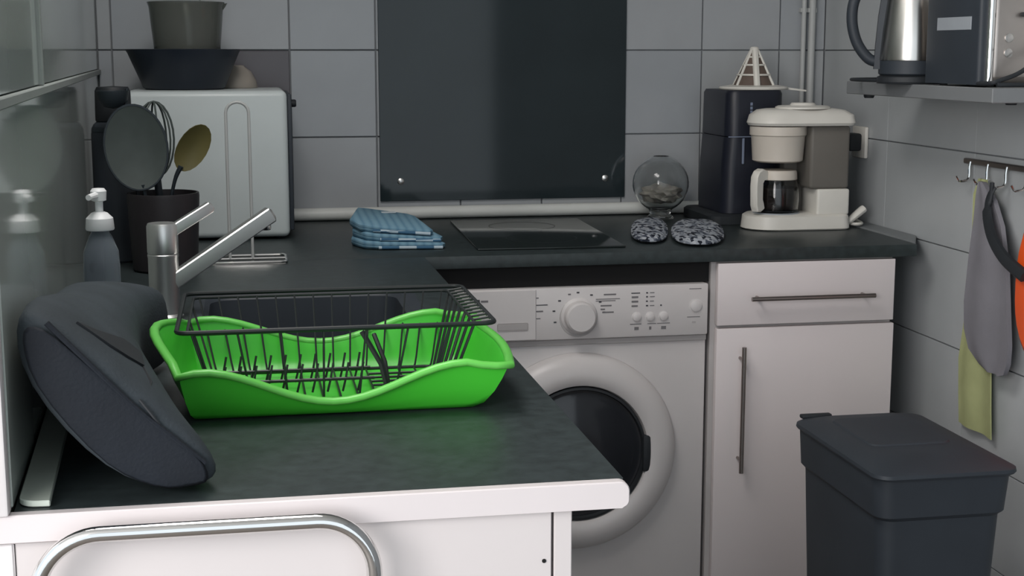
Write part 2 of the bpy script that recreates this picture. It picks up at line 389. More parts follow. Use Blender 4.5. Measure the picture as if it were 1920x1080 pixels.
for x, z, w, h, m in [(.598, .802, .03, .002, 'print_grey'), (.620, .786, .028, .0018, 'print_dark'), (.603, .775, .011, .006, 'print_grey'), (.618, .772, .02, .003, 'print_grey'), (.606, .756, .026, .002, 'print_grey'),
                      (.775, .805, .028, .003, 'print_grey'), (.757, .795, .055, .0015, 'print_grey'), (.757, .791, .045, .0015, 'print_grey'), (.768, .780, .025, .003, 'print_grey'), (.768, .772, .010, .003, 'print_grey'), (.772, .765, .026, .003, 'print_grey'),
                      (.838, .806, .020, .002, 'print_dark'), (.839, .797, .015, .004, 'print_grey'), (.839, .787, .015, .004, 'print_grey'), (.839, .777, .014, .0035, 'print_grey'),
                      (.872, .806, .004, .003, 'print_dark'), (.872, .797, .004, .003, 'print_dark'), (.872, .787, .004, .003, 'print_dark'), (.872, .777, .005, .003, 'print_dark'),
                      (.881, .806, .010, .0018, 'print_grey'), (.881, .797, .011, .0018, 'print_grey'), (.881, .787, .009, .0018, 'print_grey'), (.881, .777, .010, .0018, 'print_grey'), (.905, .777, .0035, .003, 'print_dark'),
                      (.836, .736, .026, .0018, 'print_grey'), (.876, .736, .02, .0016, 'print_grey'), (.898, .736, .03, .0016, 'print_grey'),
                      (.846, .726, .010, .007, 'print_grey'), (.880, .726, .005, .007, 'print_grey'), (.908, .726, .011, .007, 'print_grey'),
                      (.972, .812, .028, .0015, 'print_grey'), (.968, .748, .030, .0015, 'print_grey'), (.980, .736, .008, .004, 'machine_grey')]:
    bar(x, z, w, h, m)
for x, w, m in [(.4745, .022, 'print_dark'), (.499, .016, 'print_grey')]:
    obj('printed_mark', MB().box(x, x + w, FY - .0158, FY - .0148, .7965, .8015 + (.001 if m == 'print_dark' else -.001)), M[m], wm)
for x in (.851, .882, .913):
    obj('push_button', MB().lathe((x, FY - .0115, .752), [(.0115, 0), (.0115, .001), (.0095, .0015), (.0095, .0045), (.008, .0055), (0, .006)], 24, '-y'), M['machine_white'], wm)
obj('power_button', MB().lathe((.988, FY - .0115, .773), [(.016, 0), (.016, .001), (.013, .0012), (.013, .004), (.011, .005), (0, .0055)], 24, '-y'), M['machine_white'], wm)
DC = (.72, FY + .003, .447)
dd = obj('porthole_door', MB().lathe(DC, [(.226, 0), (.226, .012), (.220, .024), (.205, .034), (.185, .040), (.168, .039), (.158, .034), (.154, .022), (.152, .005)], 64, '-y'), M['machine_white'], wm)
obj('door_glass', MB().lathe(DC, [(.154, .012), (.150, .022), (.140, .020), (.125, .024), (.09, .031), (.05, .035), (0, .036)], 48, '-y'), M['black_gloss'], dd, label='dark door glass')
obj('door_seal', MB().lathe(DC, [(.1535, .020), (.1535, .030), (.148, .032), (.145, .024)], 48, '-y'), M['black_matte'], dd)
obj('door_grip', MB().box(.865, .885, FY - .034, FY - .022, .40, .485, .004, 2), M['black_matte'], dd, label='dark recessed grip')
obj('plinth', MB().box(.425, 1.015, FY - .002, FY + .02, .02, .10, .003, 1), M['machine_white'], wm)
for x in (.47, .97):
    for y in (FY + .06, FY + .5):
        obj('foot', MB().lathe((x, y, 0), [(.02, 0), (.02, .008), (.012, .013)], 16), M['black_plastic'], wm)

# ------------------------------------------------------------------ drawer cabinet
cb = thing('drawer_cabinet', 'white base cabinet with one drawer over one door', 'cabinet', (1.245, 3.33, 0))
obj('carcass', MB().box(1.026, 1.462, FY + .002, FY + .57, .10, CT - .0295, .001, 1), M['carcass'], cb)
d1 = obj('drawer_front', MB().box(1.037, 1.461, FY - .017, FY + .001, .726, .8675, .0015, 2), M['cab_white'], cb)
def bar_handle(parent, a, b, post):
    hb = MB().tube([a, b], .0052, 12)
    h = obj('handle', hb, M['handle'], parent, label='brushed metal bar handle')
    va, vb = Vector(a), Vector(b)
    for t in post:
        p = va.lerp(vb, t); obj('handle_post', MB().tube([(p.x, p.y, p.z), (p.x, FY - .0165, p.z)], .0035, 10), M['handle'], parent)
bar_handle(d1, (1.108, FY - .045, .789), (1.402, FY - .045, .789), (.07, .93))
d2 = obj('door', MB().box(1.037, 1.463, FY - .017, FY + .001, .115, .7185, .0015, 2), M['cab_white'], cb)
bar_handle(d2, (1.093, FY - .045, .388), (1.093, FY - .045, .680), (.1, .9))
obj('plinth', MB().box(1.03, 1.46, FY + .05, FY + .066, 0, .10), M['carcass'], cb)

# ------------------------------------------------------------------ splashback and hob
sp = thing('splashback', 'tall black glass splashback screwed to the tiles behind the hob', 'splashback', (.68, YW, .947))
obj('glass_sheet', MB().box(.351, 1.012, YW - .0075, YW - .0012, .947, 1.78, .001, 1), M['splash'], sp)
for x in (.405, .957):
    obj('screw_cap', MB().lathe((x, YW - .0073, .999), [(.009, 0), (.0085, .003), (.005, .005), (0, .0055)], 20, '-y'), M['satin'], sp)
hb = thing('hob', 'black glass two-zone hob set into the back worktop', 'hob', (.68, 3.37, CT))
obj('glass_plate', MB().box(.512, .848, 3.10, 3.645, CT + .0005, CT + .0055, .002, 2, rot=-.03), M['hob_glass'], hb)
for y in (3.26, 3.50):
    obj('cooking_zone', MB().lathe((.68, y, CT + .0053), [(.083, 0), (.083, .0003), (.0822, .0003), (.0822, 0)], 48), M['black_matte'], hb)

# ------------------------------------------------------------------ green dish tray and wire rack
gt = thing('dish_tray', 'bright green plastic dish drainer tray with wavy sides', 'dish tray', (.1, 1.83, CT))
def wave(x, dip, peak, c=.1, half=.16):
    t = min(1.15, abs(x - c) / half)
    return dip + (peak - dip) * (.5 - .5 * cos(pi * min(t, 1.0))) - max(0, t - 1) * .04
def rim_ring(scale, zf):
    pts = []
    N = 22
    fx0, fx1 = -.082, .312; fy, by = 1.678, 1.962
    bx0, bx1, bfy, bby = -.064, .266, 1.708, 1.925
    def mix(a, b): return a + (b - a) * scale
    for i in range(N + 1):                     # front side, left to right
        t = i / N; pts.append((mix(bx0 + (bx1 - bx0) * t, fx0 + (fx1 - fx0) * t), mix(bfy, fy), 'f'))
    for i in range(1, 10):                     # right end
        t = i / 10; bul = .014 * sin(pi * t); pts.append((mix(bx1, fx1) + bul * scale, mix(bfy + (bby - bfy) * t, fy + (by - fy) * t), 'r'))
    for i in range(N + 1):
        t = 1 - i / N; pts.append((mix(bx0 + (bx1 - bx0) * t, fx0 + (fx1 - fx0) * t), mix(bby, by), 'b'))
    for i in range(1, 10):
        t = 1 - i / 10; bul = .034 * sin(pi * t) ** 1.3; pts.append((mix(bx0, fx0) - bul * scale, mix(bfy + (bby - bfy) * t, fy + (by - fy) * t), 'l'))
    out = []
    for x, y, s in pts:
        t = (y - 1.678) / (1.962 - 1.678)
        if s == 'f': zt = wave(x, .923, .9645)
        elif s == 'b': zt = wave(x, .939, .976)
        elif s == 'r': zt = .956 + .004 * t
        else: zt = .9625 + .012 * t + .022 * sin(pi * min(1, max(0, t))) ** 1.2
        out.append((x, y, (CT + .0015) + (zt - CT - .0015) * zf))
    return out
def inset(r, d):
    c = Vector((.105, 1.82, 0)); o = []
    for p in r:
        v = Vector(p); h = Vector((c.x - v.x, c.y - v.y, 0)); k = 1 - d / max(h.length, .01); o.append((c.x - h.x * k, c.y - h.y * k, v.z))
    return o
mb = MB()
S = [(0., 0.), (.08, .0), (.36, .12), (.62, .40), (.80, .68), (.93, .93), (1., 1.)]
rings = [rim_ring(a, b) for a, b in S]
inner = [[(p[0], p[1], p[2] + (.003 if k < 2 else 0)) for p in inset(r, .004)] for k, r in enumerate(rings)]
mb.loft(rings + inner[::-1], True, True)
tr = obj('tray', mb, M['green'], gt, smooth=60)
obj('rim', MB().tube([(p[0], p[1], p[2]) for p in rim_ring(1.0, 1.0)], .0062, 8, closed=True, flat=.75), M['green_rim'], gt, label='paler green rolled rim', smooth=60)

rk = thing('dish_rack', 'black wire dish rack standing in the green tray', 'dish rack', (.1, 1.84, CT + .006))
RZ = 1.003; RX0, RX1, RY0, RY1 = -.085, .302, 1.722, 2.012
FZ = CT + .012                                   # wire floor of the rack
FX0, FX1, FY0, FY1 = -.045, .245, 1.735, 1.90
def rail_loop(x0, x1, y0, y1, z, r): return rrect(x0, x1, y0, y1, r, z, 4)
obj('top_rim', MB().tube(rail_loop(RX0, RX1, RY0, RY1, RZ, .014), .0030, 8, closed=True), M['rack'], rk)
obj('lower_rim', MB().tube(rail_loop(RX0 + .012, RX1 - .022, RY0 + .012, RY1 - .012, RZ - .004, .012), .0020, 8, closed=True), M['rack'], rk)
for k in range(12):                               # short ties that bridge the double rim on the right side
    y = RY0 + .02 + k * (RY1 - RY0 - .04) / 11
    obj('rim_tie', MB().tube([(RX1, y, RZ), (RX1 - .022, y + .004, RZ - .004)], .0018, 6), M['rack'], rk)
obj('floor_rim', MB().tube(rail_loop(FX0, FX1, FY0, FY1, FZ, .01), .0022, 8, closed=True), M['rack'], rk)
def wire(pts, r=.0014): obj('wire', MB().tube(pts, r, 6), M['rack'], rk)
n = 14
for i in range(n):
    t = i / (n - 1); xt = RX0 + .02 + (RX1 - RX0 - .05) * t; xf = FX0 + .004 + (FX1 - FX0 - .008) * t
    pts = [(xt, RY1 - .012, RZ - .004), (xf + (xt - xf) * .2, FY1 + .012, FZ + .012), (xf, FY1, FZ), (xf, FY0, FZ)]
    wire(smoothpath(pts[:3], 3) + [Vector(pts[3])])
for i in range(n):
    if i % 2: continue
    t = i / (n - 1); xt = RX0 + .02 + (RX1 - RX0 - .05) * t; xf = FX0 + .004 + (FX1 - FX0 - .008) * t
    wire([(xf, FY0, FZ), (xt, RY0 + .012, RZ - .004)])
for side in (0, 1):
    for i in range(7):
        t = i / 6; yt = RY0 + .03 + (RY1 - RY0 - .06) * t; yf = FY0 + .01 + (FY1 - FY0 - .02) * t
        if side == 0:
            if i in (1, 2, 5): wire([(RX0 + .012, yt, RZ - .004), (FX0, yf, FZ)])
        else: wire([(RX1 - .022, yt, RZ - .004), (FX1, yf, FZ)], .002)
for y in (1.775, 1.835):                          # plate rows: two long rods with upright prongs
    wire([(FX0, y, FZ + .016), (FX1 - .09, y, FZ + .016)], .0022)
    for i in range(10):
        x = FX0 + .012 + i * .019; wire([(x - .004, y, FZ), (x, y, FZ + .016), (x + .004, y + .004, FZ + .036)], .0014)
for k in range(5): wire([(.155, 1.77 + k * .022, FZ + .002), (FX1, 1.77 + k * .022, FZ + .002)], .0017)
wire([(.142, 1.80, RZ - .02), (.165, 1.79, FZ + .03), (.172, 1.785, FZ)], .0036)
wire([(.160, 1.83, RZ - .03), (.171, 1.80, FZ + .03), (.174, 1.787, FZ)], .0030)

# ------------------------------------------------------------------ black bag on the left
bg = thing('bag', 'black padded fabric bag slumped against the glossy left wall', 'bag', (-.13, 1.65, CT))
def bag_ring(y, pts):      # pts = [(x, z) bottom right, right, top right, top mid, top left, left, bottom left, bottom mid]
    return [(x, y, z) for x, z in pts]
R0 = [(-.078, .9012), (-.033, .906), (-.036, .930), (-.110, .992), (-.198, 1.087), (-.2185, 1.086), (-.2205, 1.030), (-.135, .918)]
R1 = [(-.075, .9012), (-.028, .910), (-.033, .944), (-.105, 1.012), (-.195, 1.094), (-.2225, 1.092), (-.2235, 1.020), (-.140, .912)]
R2 = [(-.065, .9012), (-.056, .912), (-.058, .940), (-.120, 1.030), (-.200, 1.095), (-.2280, 1.088), (-.2310, 1.000), (-.150, .930)]
R3 = [(-.095, .9012), (-.088, .915), (-.090, .955), (-.135, 1.035), (-.205, 1.078), (-.2380, 1.068), (-.2420, .960), (-.160, .912)]
R4 = [(-.138, .9012), (-.132, .915), (-.132, .985), (-.150, 1.042), (-.205, 1.058), (-.2460, 1.046), (-.2490, .935), (-.190, .905)]
R5 = [(-.138, .9012), (-.132, .92), (-.131, 1.000), (-.145, 1.034), (-.215, 1.040), (-.2530, 1.028), (-.2570, .925), (-.190, .903)]
R6 = [(-.112, .9012), (-.105, .92), (-.104, 1.006), (-.125, 1.022), (-.215, 1.026), (-.2550, 1.016), (-.2590, .925), (-.190, .903)]
R7 = [(-.115, .905), (-.107, .925), (-.108, .998), (-.130, 1.010), (-.215, 1.014), (-.2550, 1.006), (-.2580, .930), (-.190, .907)]
rings = [bag_ring(y, r) for y, r in ((1.405, R0), (1.425, R1), (1.50, R2), (1.63, R3), (1.73, R4), (1.95, R5), (2.0, R6), (2.03, R7))]
obj('body', MB().loft(rings), M['bag'], bg, subsurf=2)
obj('front_gusset', MB().loft([[(x, 1.4015 + abs(k - 4) * .0002, z) for k, (x, z) in enumerate(R0)], [(x, 1.408, z) for x, z in R0]]), M['bag_edge'], bg, label='darker gusset along the front', subsurf=2)
obj('piping', MB().tube(smoothpath([(-.046, 1.408, .932), (-.074, 1.406, .958), (-.109, 1.406, .990), (-.155, 1.407, 1.040), (-.190, 1.410, 1.078)], 5), .003, 8), M['bag_edge'], bg)
def patch(pts, nrm, h):
    n = Vector(nrm).normalized(); lo = [tuple(Vector(p) - n * .003) for p in pts]; hi = [tuple(Vector(p) + n * h) for p in pts]
    return MB().loft([lo, hi])
obj('flap', patch([(-.169, 1.4623, 1.0673), (-.1524, 1.4869, 1.0533), (-.1327, 1.5589, 1.0294), (-.1150, 1.56, 1.0130), (-.1098, 1.5166, 1.0084), (-.1219, 1.4845, 1.0248), (-.1382, 1.468, 1.0411)], (.7, .03, .71), .0025), M['black_matte'], bg, label='darker folded flap')
obj('seam', MB().tube([(-.1066, 1.4110, .9985), (-.0956, 1.4073, .9842), (-.0834, 1.407, .9652), (-.0663, 1.4076, .9435)], .0016, 6), M['black_matte'], bg)
obj('seam', MB().tube([(-.1098, 1.5166, 1.0086), (-.0990, 1.470, 1.0025), (-.1000, 1.435, .9990)], .0016, 6), M['black_matte'], bg)
fb = obj('glass_board', MB().prism(arc((-.205, 1.412), .019, 180, 270, 6) + [(-.193, 1.3925), (-.214, 1.78), (-.244, 1.78)], CT + .0008, CT + .007, bev=.001, seg=1), M['frost'], loc=(-.2, 1.5, CT))
tag(fb, 'narrow frosted glass board lying on the worktop under the black bag', 'board')

# ------------------------------------------------------------------ mixer tap
FXc, FYc = -.134, 2.40
tp = thing('mixer_tap', 'chrome single-lever kitchen mixer tap beside the sink', 'tap', (FXc, FYc, CT))
obj('body', MB().lathe((FXc, FYc, CT + .0005), [(.030, 0), (.030, .004), (.025, .008), (.0245, .100), (.0252, .103), (.0252, .106), (.0235, .108)], 32), M['satin'], tp)
obj('cartridge_cap', MB().lathe((FXc, FYc, CT + .108), [(.0245, 0), (.0252, .003), (.0252, .045), (.023, .050), (0, .051)], 32), M['satin'], tp)
def flatbar(a, b, w, h, w2=None, roll=0):
    a, b = Vector(a), Vector(b); t = (b - a).normalized(); u = t.cross(Vector((0, 0, 1))).normalized(); v = u.cross(t); w2 = w2 or w
    def ring(c, w, h):
        o = []
        for k in range(12):
            an = 2 * pi * k / 12; sx = math.copysign(abs(cos(an)) ** .32, cos(an)); sy = math.copysign(abs(sin(an)) ** .32, sin(an))
            o.append(tuple(c + u * w * sx + v * h * sy))
        return o
    return MB().loft([ring(a, w, h), ring(a.lerp(b, .5), (w + w2) / 2, h), ring(b - t * .004, w2, h), ring(b, w2 * .7, h * .6)])
obj('spout', flatbar((FXc + .015, FYc - .005, .962), (.046, FYc + .045, 1.066), .0110, .0135), M['satin'], tp)
obj('aerator', MB().lathe((.033, FYc + .041, 1.038), [(.0, 0), (.009, 0), (.010, .003), (.010, .018)], 18), M['chrome'], tp)
obj('lever', flatbar((FXc + .012, FYc - .002, 1.043), (-.053, FYc + .02, 1.083), .0085, .0095, .008), M['satin'], tp)

# ------------------------------------------------------------------ soap dispenser
sx, sy = -.2165, 2.24
so = thing('soap_dispenser', 'clear soap bottle with white pump beside the left wall', 'soap bottle', (sx, sy, CT))
obj('bottle', MB().lathe((sx, sy, CT + .0005), [(0, 0), (.024, 0), (.027, .004), (.0275, .11), (.026, .135), (.017, .158), (.0135, .163), (.0135, .170)], 28), M['soap'], so)
obj('collar', MB().lathe((sx, sy, CT + .168), [(.0205, 0), (.0215, .002), (.020, .018), (.012, .026), (.007, .028)], 24), M['pump_white'], so)
obj('pump', MB().lathe((sx, sy, CT + .195), [(.006, 0), (.006, .016), (.011, .018), (.012, .032), (.009, .036), (0, .037)], 20).tube([(sx, sy, CT + .222), (sx - .012, sy - .03, CT + .220)], [.006, .0045], 10), M['pump_white'], so)
obj('liquid', MB().lathe((sx, sy, CT + .004), [(0, 0), (.0235, 0), (.0245, .004), (.0245, .055), (0, .055)], 24), M['label_grey'], so, label='pale liquid soap')

# ------------------------------------------------------------------ utensil crock and its tools
cx, cy = -.160, 2.95
ck = obj('utensil_crock', MB().lathe((cx, cy, CT + .0005), [(0, 0), (.060, 0), (.064, .004), (.0715, .150), (.0705, .156), (.067, .156), (.066, .150), (.058, .008), (0, .008)], 36), M['crock'], loc=(cx, cy, CT))
tag(ck, 'dark brown crock holding kitchen utensils beside the tap', 'crock')
def leaf(c, ax, nrm, a, b, th, dish=.0, n=20, pw=2.):
    """thin spoon-like plate: centre c, long axis ax, normal nrm"""
    c, ax, nrm = Vector(c), Vector(ax).normalized(), Vector(nrm).normalized(); sd = ax.cross(nrm).normalized(); nrm = sd.cross(ax)
    rings = []
    for side, rr in ((1, (0.02, .35, .7, .93, 1.)), (-1, (1., .93, .7, .35, .02))):
        for r in rr:
            rings.append([tuple(c + ax * a * r * cos(2 * pi * k / n) + sd * b * r * sin(2 * pi * k / n) + nrm * (-dish * (1 - r * r) + side * th / 2)) for k in range(n)])
    return MB().loft(rings)
V = Vector
sp_ = thing('slotted_spoon', 'olive nylon cooking spoon leaning right in the dark crock', 'spoon', (-.14, 2.94, CT + .02))
obj('spoon_head', leaf((-.098, 2.93, 1.146), (.034, -.004, .056), (.3, -1, 0), .052, .030, .004, .010), M['olive'], sp_, label='olive oval spoon head', smooth=60)
obj('handle', MB().tube(smoothpath([(-.160, 2.945, .915), (-.146, 2.94, 1.03), (-.135, 2.934, 1.082), (-.122, 2.931, 1.110)], 5), [.006] * 10 + [.0065, .007, .0075, .008, .0085, .009], 10, flat=.6), M['dark_nylon'], sp_)
sk_ = thing('strainer', 'large dark grey utensil with broad oval head in the crock', 'strainer', (-.2, 2.93, CT + .02))
h = obj('strainer_head', leaf((-.207, 2.925, 1.148), (-.012, 0, .1), (.1, -1, 0), .084, .060, .004, .012), M['slate_nylon'], sk_, smooth=60)
_ax = Vector((-.012, 0, .1)).normalized(); _n = Vector((.1, -1, 0)).normalized(); _sd = _ax.cross(_n).normalized()
obj('head_rim', MB().tube([Vector((-.207, 2.925, 1.148)) + _ax * .084 * cos(2 * pi * k / 36) + _sd * .060 * sin(2 * pi * k / 36) for k in range(36)], .0026, 6, closed=True), M['dark_nylon'], h)
obj('handle', MB().tube(smoothpath([(-.175, 2.955, .915), (-.182, 2.945, .99), (-.192, 2.935, 1.04), (-.197, 2.929, 1.075)], 5), .0065, 10, flat=.6), M['dark_nylon'], sk_)
wk = thing('whisk', 'balloon whisk standing behind the broad strainer in the crock', 'whisk', (-.16, 3.0, CT + .02))
for a in range(4):
    an = pi * a / 4 + .2
    obj('wire_loop', MB().tube([(-.174 + .038 * sin(2 * pi * k / 24) * cos(an), 2.99 + .038 * sin(2 * pi * k / 24) * sin(an), 1.160 + .076 * cos(2 * pi * k / 24)) for k in range(24)], .0021, 6, closed=True), M['slate_nylon'], wk)
obj('handle', MB().tube([(-.158, 2.985, .915), (-.173, 2.99, 1.088)], .0075, 12), M['dark_nylon'], wk)
ld = thing('ladle', 'tall black ladle leaning left in the crock', 'ladle', (-.2, 2.98, CT + .02))
obj('ladle_bowl', MB().lathe((-.252, 2.985, 1.222), [(0, 0), (.018, .004), (.029, .018), (.032, .036), (.030, .036), (.026, .018), (.016, .007), (0, .004)], 24), M['dark_nylon'], ld)
obj('handle', MB().tube(smoothpath([(-.192, 2.960, .915), (-.211, 2.972, 1.06), (-.227, 2.984, 1.20), (-.224, 2.986, 1.262)], 5), .0055, 10, flat=.7), M['dark_nylon'], ld)
fl = thing('vacuum_flask', 'tall black flask in the corner between crock and left wall', 'flask', (-.272, 3.08, CT))
obj('body', MB().lathe((-.262, 3.10, CT + .0005), [(0, 0), (.044, 0), (.047, .004), (.047, .265), (.042, .285), (.034, .292)], 32), M['black_plastic'], fl)
obj('cup_lid', MB().lathe((-.262, 3.10, CT + .293), [(.036, 0), (.037, .002), (.036, .062), (.032, .070), (0, .072)], 32), M['black_matte'], fl)
obj('ring', MB().lathe((-.262, 3.10, CT + .272), [(.0465, 0), (.0455, .006), (.044, .010)], 32), M['dark_nylon'], fl)

# ------------------------------------------------------------------ wire stand, microwave, bowls
ws = thing('wire_stand', 'chrome wire stand with tall narrow hoop before the microwave', 'stand', (.0, 3.05, CT))
obj('base_loop', MB().tube(rrect(-.075, .083, 2.995, 3.100, .012, CT + .004, 4), .0032, 8, closed=True), M['chrome'], ws)
hoop = [(-.033, 3.05, CT + .004)] + [(-.033, 3.05, CT + .004 + .1 * k) for k in (1, 2)] + [(-.0095 - .0235 * cos(pi * k / 8), 3.05, 1.21 + .022 * sin(pi * k / 8)) for k in range(9)] + [(.014, 3.05, CT + .204), (.014, 3.05, CT + .104), (.014, 3.05, CT + .004)]
obj('hoop', MB().tube(hoop, .0032, 8), M['pipe'], ws)
obj('cross_bar', MB().tube([(-.075, 3.05, CT + .004), (.083, 3.05, CT + .004)], .003, 8), M['chrome'], ws)
mw = thing('microwave', 'white microwave oven on the worktop, side turned to the viewer', 'microwave', (-.075, 3.58, CT))
obj('housing', MB().box(-.264, .104, 3.385, 3.735, CT + .006, 1.246, .014, 4), M['mw_white'], mw)
dr_ = obj('door', MB().box(.1045, .1145, 3.40, 3.725, CT + .02, 1.238, .003, 2), M['black_plastic'], mw, label='dark door on the right side')
obj('knob', MB().lathe((.115, 3.45, 1.215), [(.009, 0), (.009, .009), (.007, .012), (0, .012)], 16, 'x'), M['black_matte'], dr_)
for x in (-.235, .08):
    for y in (3.43, 3.70): obj('foot', MB().lathe((x, y, CT + .0005), [(.014, 0), (.014, .006)], 14), M['black_matte'], mw)
ZM = 1.2465
bd = obj('mixing_bowl', MB().lathe((-.133, 3.560, ZM), [(0, 0), (.090, 0), (.096, .004), (.130, .085), (.135, .094), (.131, .095), (.126, .086), (.092, .008), (0, .007)], 44), M['bowl_dark'], loc=(-.133, 3.56, ZM))
tag(bd, 'dark navy flared mixing bowl on top of the white microwave', 'bowl')
bc = thing('measuring_bowl', 'smoky clear plastic bowl stacked inside the dark bowl', 'bowl', (-.123, 3.56, ZM + .008))
obj('bowl', MB().lathe((-.123, 3.56, ZM + .0085), [(0, 0), (.066, 0), (.070, .004), (.084, .150), (.087, .185), (.091, .196), (.088, .197), (.081, .180), (.067, .007), (0, .004)], 40), M['bowl_clear'], bc)
obj('spout_lip', MB().loft([[(-.045, 3.545, ZM + .200), (-.045, 3.575, ZM + .200), (-.044, 3.575, ZM + .176), (-.044, 3.545, ZM + .176)], [(-.026, 3.556, ZM + .203), (-.026, 3.564, ZM + .203), (-.030, 3.564, ZM + .196), (-.030, 3.556, ZM + .196)]]), M['bowl_clear'], bc)
bb = obj('small_dish', MB().lathe((-.012, 3.672, ZM), [(.052, 0), (.053, .003), (.050, .018), (.038, .040), (.022, .052), (.020, .055), (0, .056)], 36), M['beige'], loc=(-.012, 3.672, ZM))
tag(bb, 'small upturned beige dish behind the dark bowl on the microwave', 'dish')

# ------------------------------------------------------------------ folded blue cloths
base = [(.236, 3.245), (.258, 3.175), (.290, 3.158), (.432, 3.148), (.440, 3.165), (.412, 3.36), (.395, 3.40), (.285, 3.445), (.262, 3.44)]
cc = Vector((.335, 3.29, 0))
def tilt(x, y): return max(.5, .92 - 1.5 * (x - .33) + .8 * (y - 3.29))      # the pile slumps towards its front right corner
for k, (lab, sh, ro, dx, dy, m) in enumerate([('folded blue striped cloth, bottom of the pile by the hob', 1.0, 0., 0, 0, 'blue_cloth'), ('folded blue striped cloth, middle of the pile by the hob', .95, .05, -.004, .006, 'blue_cloth'), ('folded blue striped cloth with white tag, top of the pile by the hob', .90, -.04, -.010, .010, 'blue_cloth')]):
    z0 = CT + .001 + k * .0195
    pts = []
    for x, y in base:
        v = Vector((x, y, 0)) - cc; v = Matrix.Rotation(ro, 3, 'Z') @ (v * sh); pts.append((cc.x + v.x + dx, cc.y + v.y + dy))
    t = thing('folded_cloth', lab, 'cloth', (cc.x, cc.y, z0), 'folded blue cloths by the hob')
    mb = MB(); rings = []
    for f, z in ((.96, 0), (1.0, .005), (1.0, .009), (.99, .0092), (.99, .0108), (1.0, .011), (1.0, .0155), (.96, .0187)):
        rings.append([(cc.x + (x - cc.x) * f, cc.y + (y - cc.y) * f, CT + .001 + (z0 + z - CT - .001) * tilt(x, y) + .0006 * sin(x * 90 + y * 70 + k)) for x, y in pts])
    mb.loft(rings); obj('cloth', mb, M[m], t, smooth=50)
    e = pts[2:4]
    fr = [(e[0][0] + (e[1][0] - e[0][0]) * u, e[0][1] + (e[1][1] - e[0][1]) * u - .0015, CT + .001 + (z0 + .0055 - CT - .001) * tilt(e[0][0] + (e[1][0] - e[0][0]) * u, e[0][1])) for u in (0, .25, .5, .75, 1)]
    obj('hem', MB().tube(fr, .0036, 8, flat=.95), M['hem'], t, label='white and navy checked hem')
    if k == 2: obj('tag', MB().box(.318, .352, 3.375, 3.392, CT + .001 + .0577 * tilt(.335, 3.383), CT + .0035 + .0577 * tilt(.335, 3.383), .0005, 1), M['white_cloth'], t, label='small white tag')

# ------------------------------------------------------------------ floral potholders
def potholder(label, c, a, b, ang, h):
    t = thing('potholder', label, 'potholder', (c[0], c[1], CT))
    rings = []
    for r, z in ((.05, .0), (.8, .0), (.97, .004), (1., .009), (.97, .015), (.8, .021), (.45, .0235), (.05, .024)):
        ring = []
        for k in range(28):
            an = 2 * pi * k / 28; u = a * r * math.copysign(abs(cos(an)) ** .75, cos(an)); v = b * r * math.copysign(abs(sin(an)) ** .75, sin(an))
            x = c[0] + u * cos(ang) - v * sin(ang); y = c[1] + u * sin(ang) + v * cos(ang)
            ring.append((x, y, CT + .0012 + z * h * (1 + .12 * sin(x * 60 + y * 40))))
        rings.append(ring)
    obj('pad', MB().loft(rings), M['floral'], t, smooth=70)
    e = [(c[0] + a * 1.0 * math.copysign(abs(cos(2 * pi * k / 28)) ** .75, cos(2 * pi * k / 28)) * cos(ang) - b * math.copysign(abs(sin(2 * pi * k / 28)) ** .75, sin(2 * pi * k / 28)) * sin(ang),
          c[1] + a * math.copysign(abs(cos(2 * pi * k / 28)) ** .75, cos(2 * pi * k / 28)) * sin(ang) + b * math.copysign(abs(sin(2 * pi * k / 28)) ** .75, sin(2 * pi * k / 28)) * cos(ang), CT + .0012 + .009 * h) for k in range(28)]
    obj('binding', MB().tube(e, .0028, 6, closed=True), M['floral'], t)
potholder('black and white floral potholder, the left one beside the hob', (.966, 3.345), .215, .042, radians(74), .82)
potholder('black and white floral potholder, the right one nearer the coffee maker', (1.068, 3.285), .225, .060, radians(73), .85)

# ------------------------------------------------------------------ glass globe
gx, gy = 1.080, 3.640
gl = thing('glass_globe', 'round clear glass globe jar by the back wall', 'jar', (gx, gy, CT))
R = .0745; zc = .092
prof = [(0, 0), (.035, 0), (.036, .004), (.026, .012)] + [(R * sin(radians(a)), zc - R * cos(radians(a))) for a in range(25, 165, 10)] + [(.02, zc + R * .97), (.018, zc + R * .94)] + [((R - .003) * sin(radians(a)), zc - (R - .003) * cos(radians(a))) for a in range(160, 5, -10)] + [(0, zc - R + .003)]
obj('bowl', MB().lathe((gx, gy, CT + .0005), prof, 40), M['glass'], gl)
mb = MB()
t = bmesh.new(); bmesh.ops.create_icosphere(t, subdivisions=3, radius=1)
for v in t.verts:
    n_ = 1 + .16 * sin(v.co.x * 7 + 1) * cos(v.co.y * 6) + .12 * sin(v.co.z * 9 + v.co.x * 5)
    v.co = Vector((v.co.x * .052 * n_, v.co.y * .052 * n_, v.co.z * .026 * n_)) + Vector((gx, gy, CT + .066))
mb.merge(t); obj('contents', mb, M['crumple'], gl, label='crumpled pale wrapping inside', smooth=0)

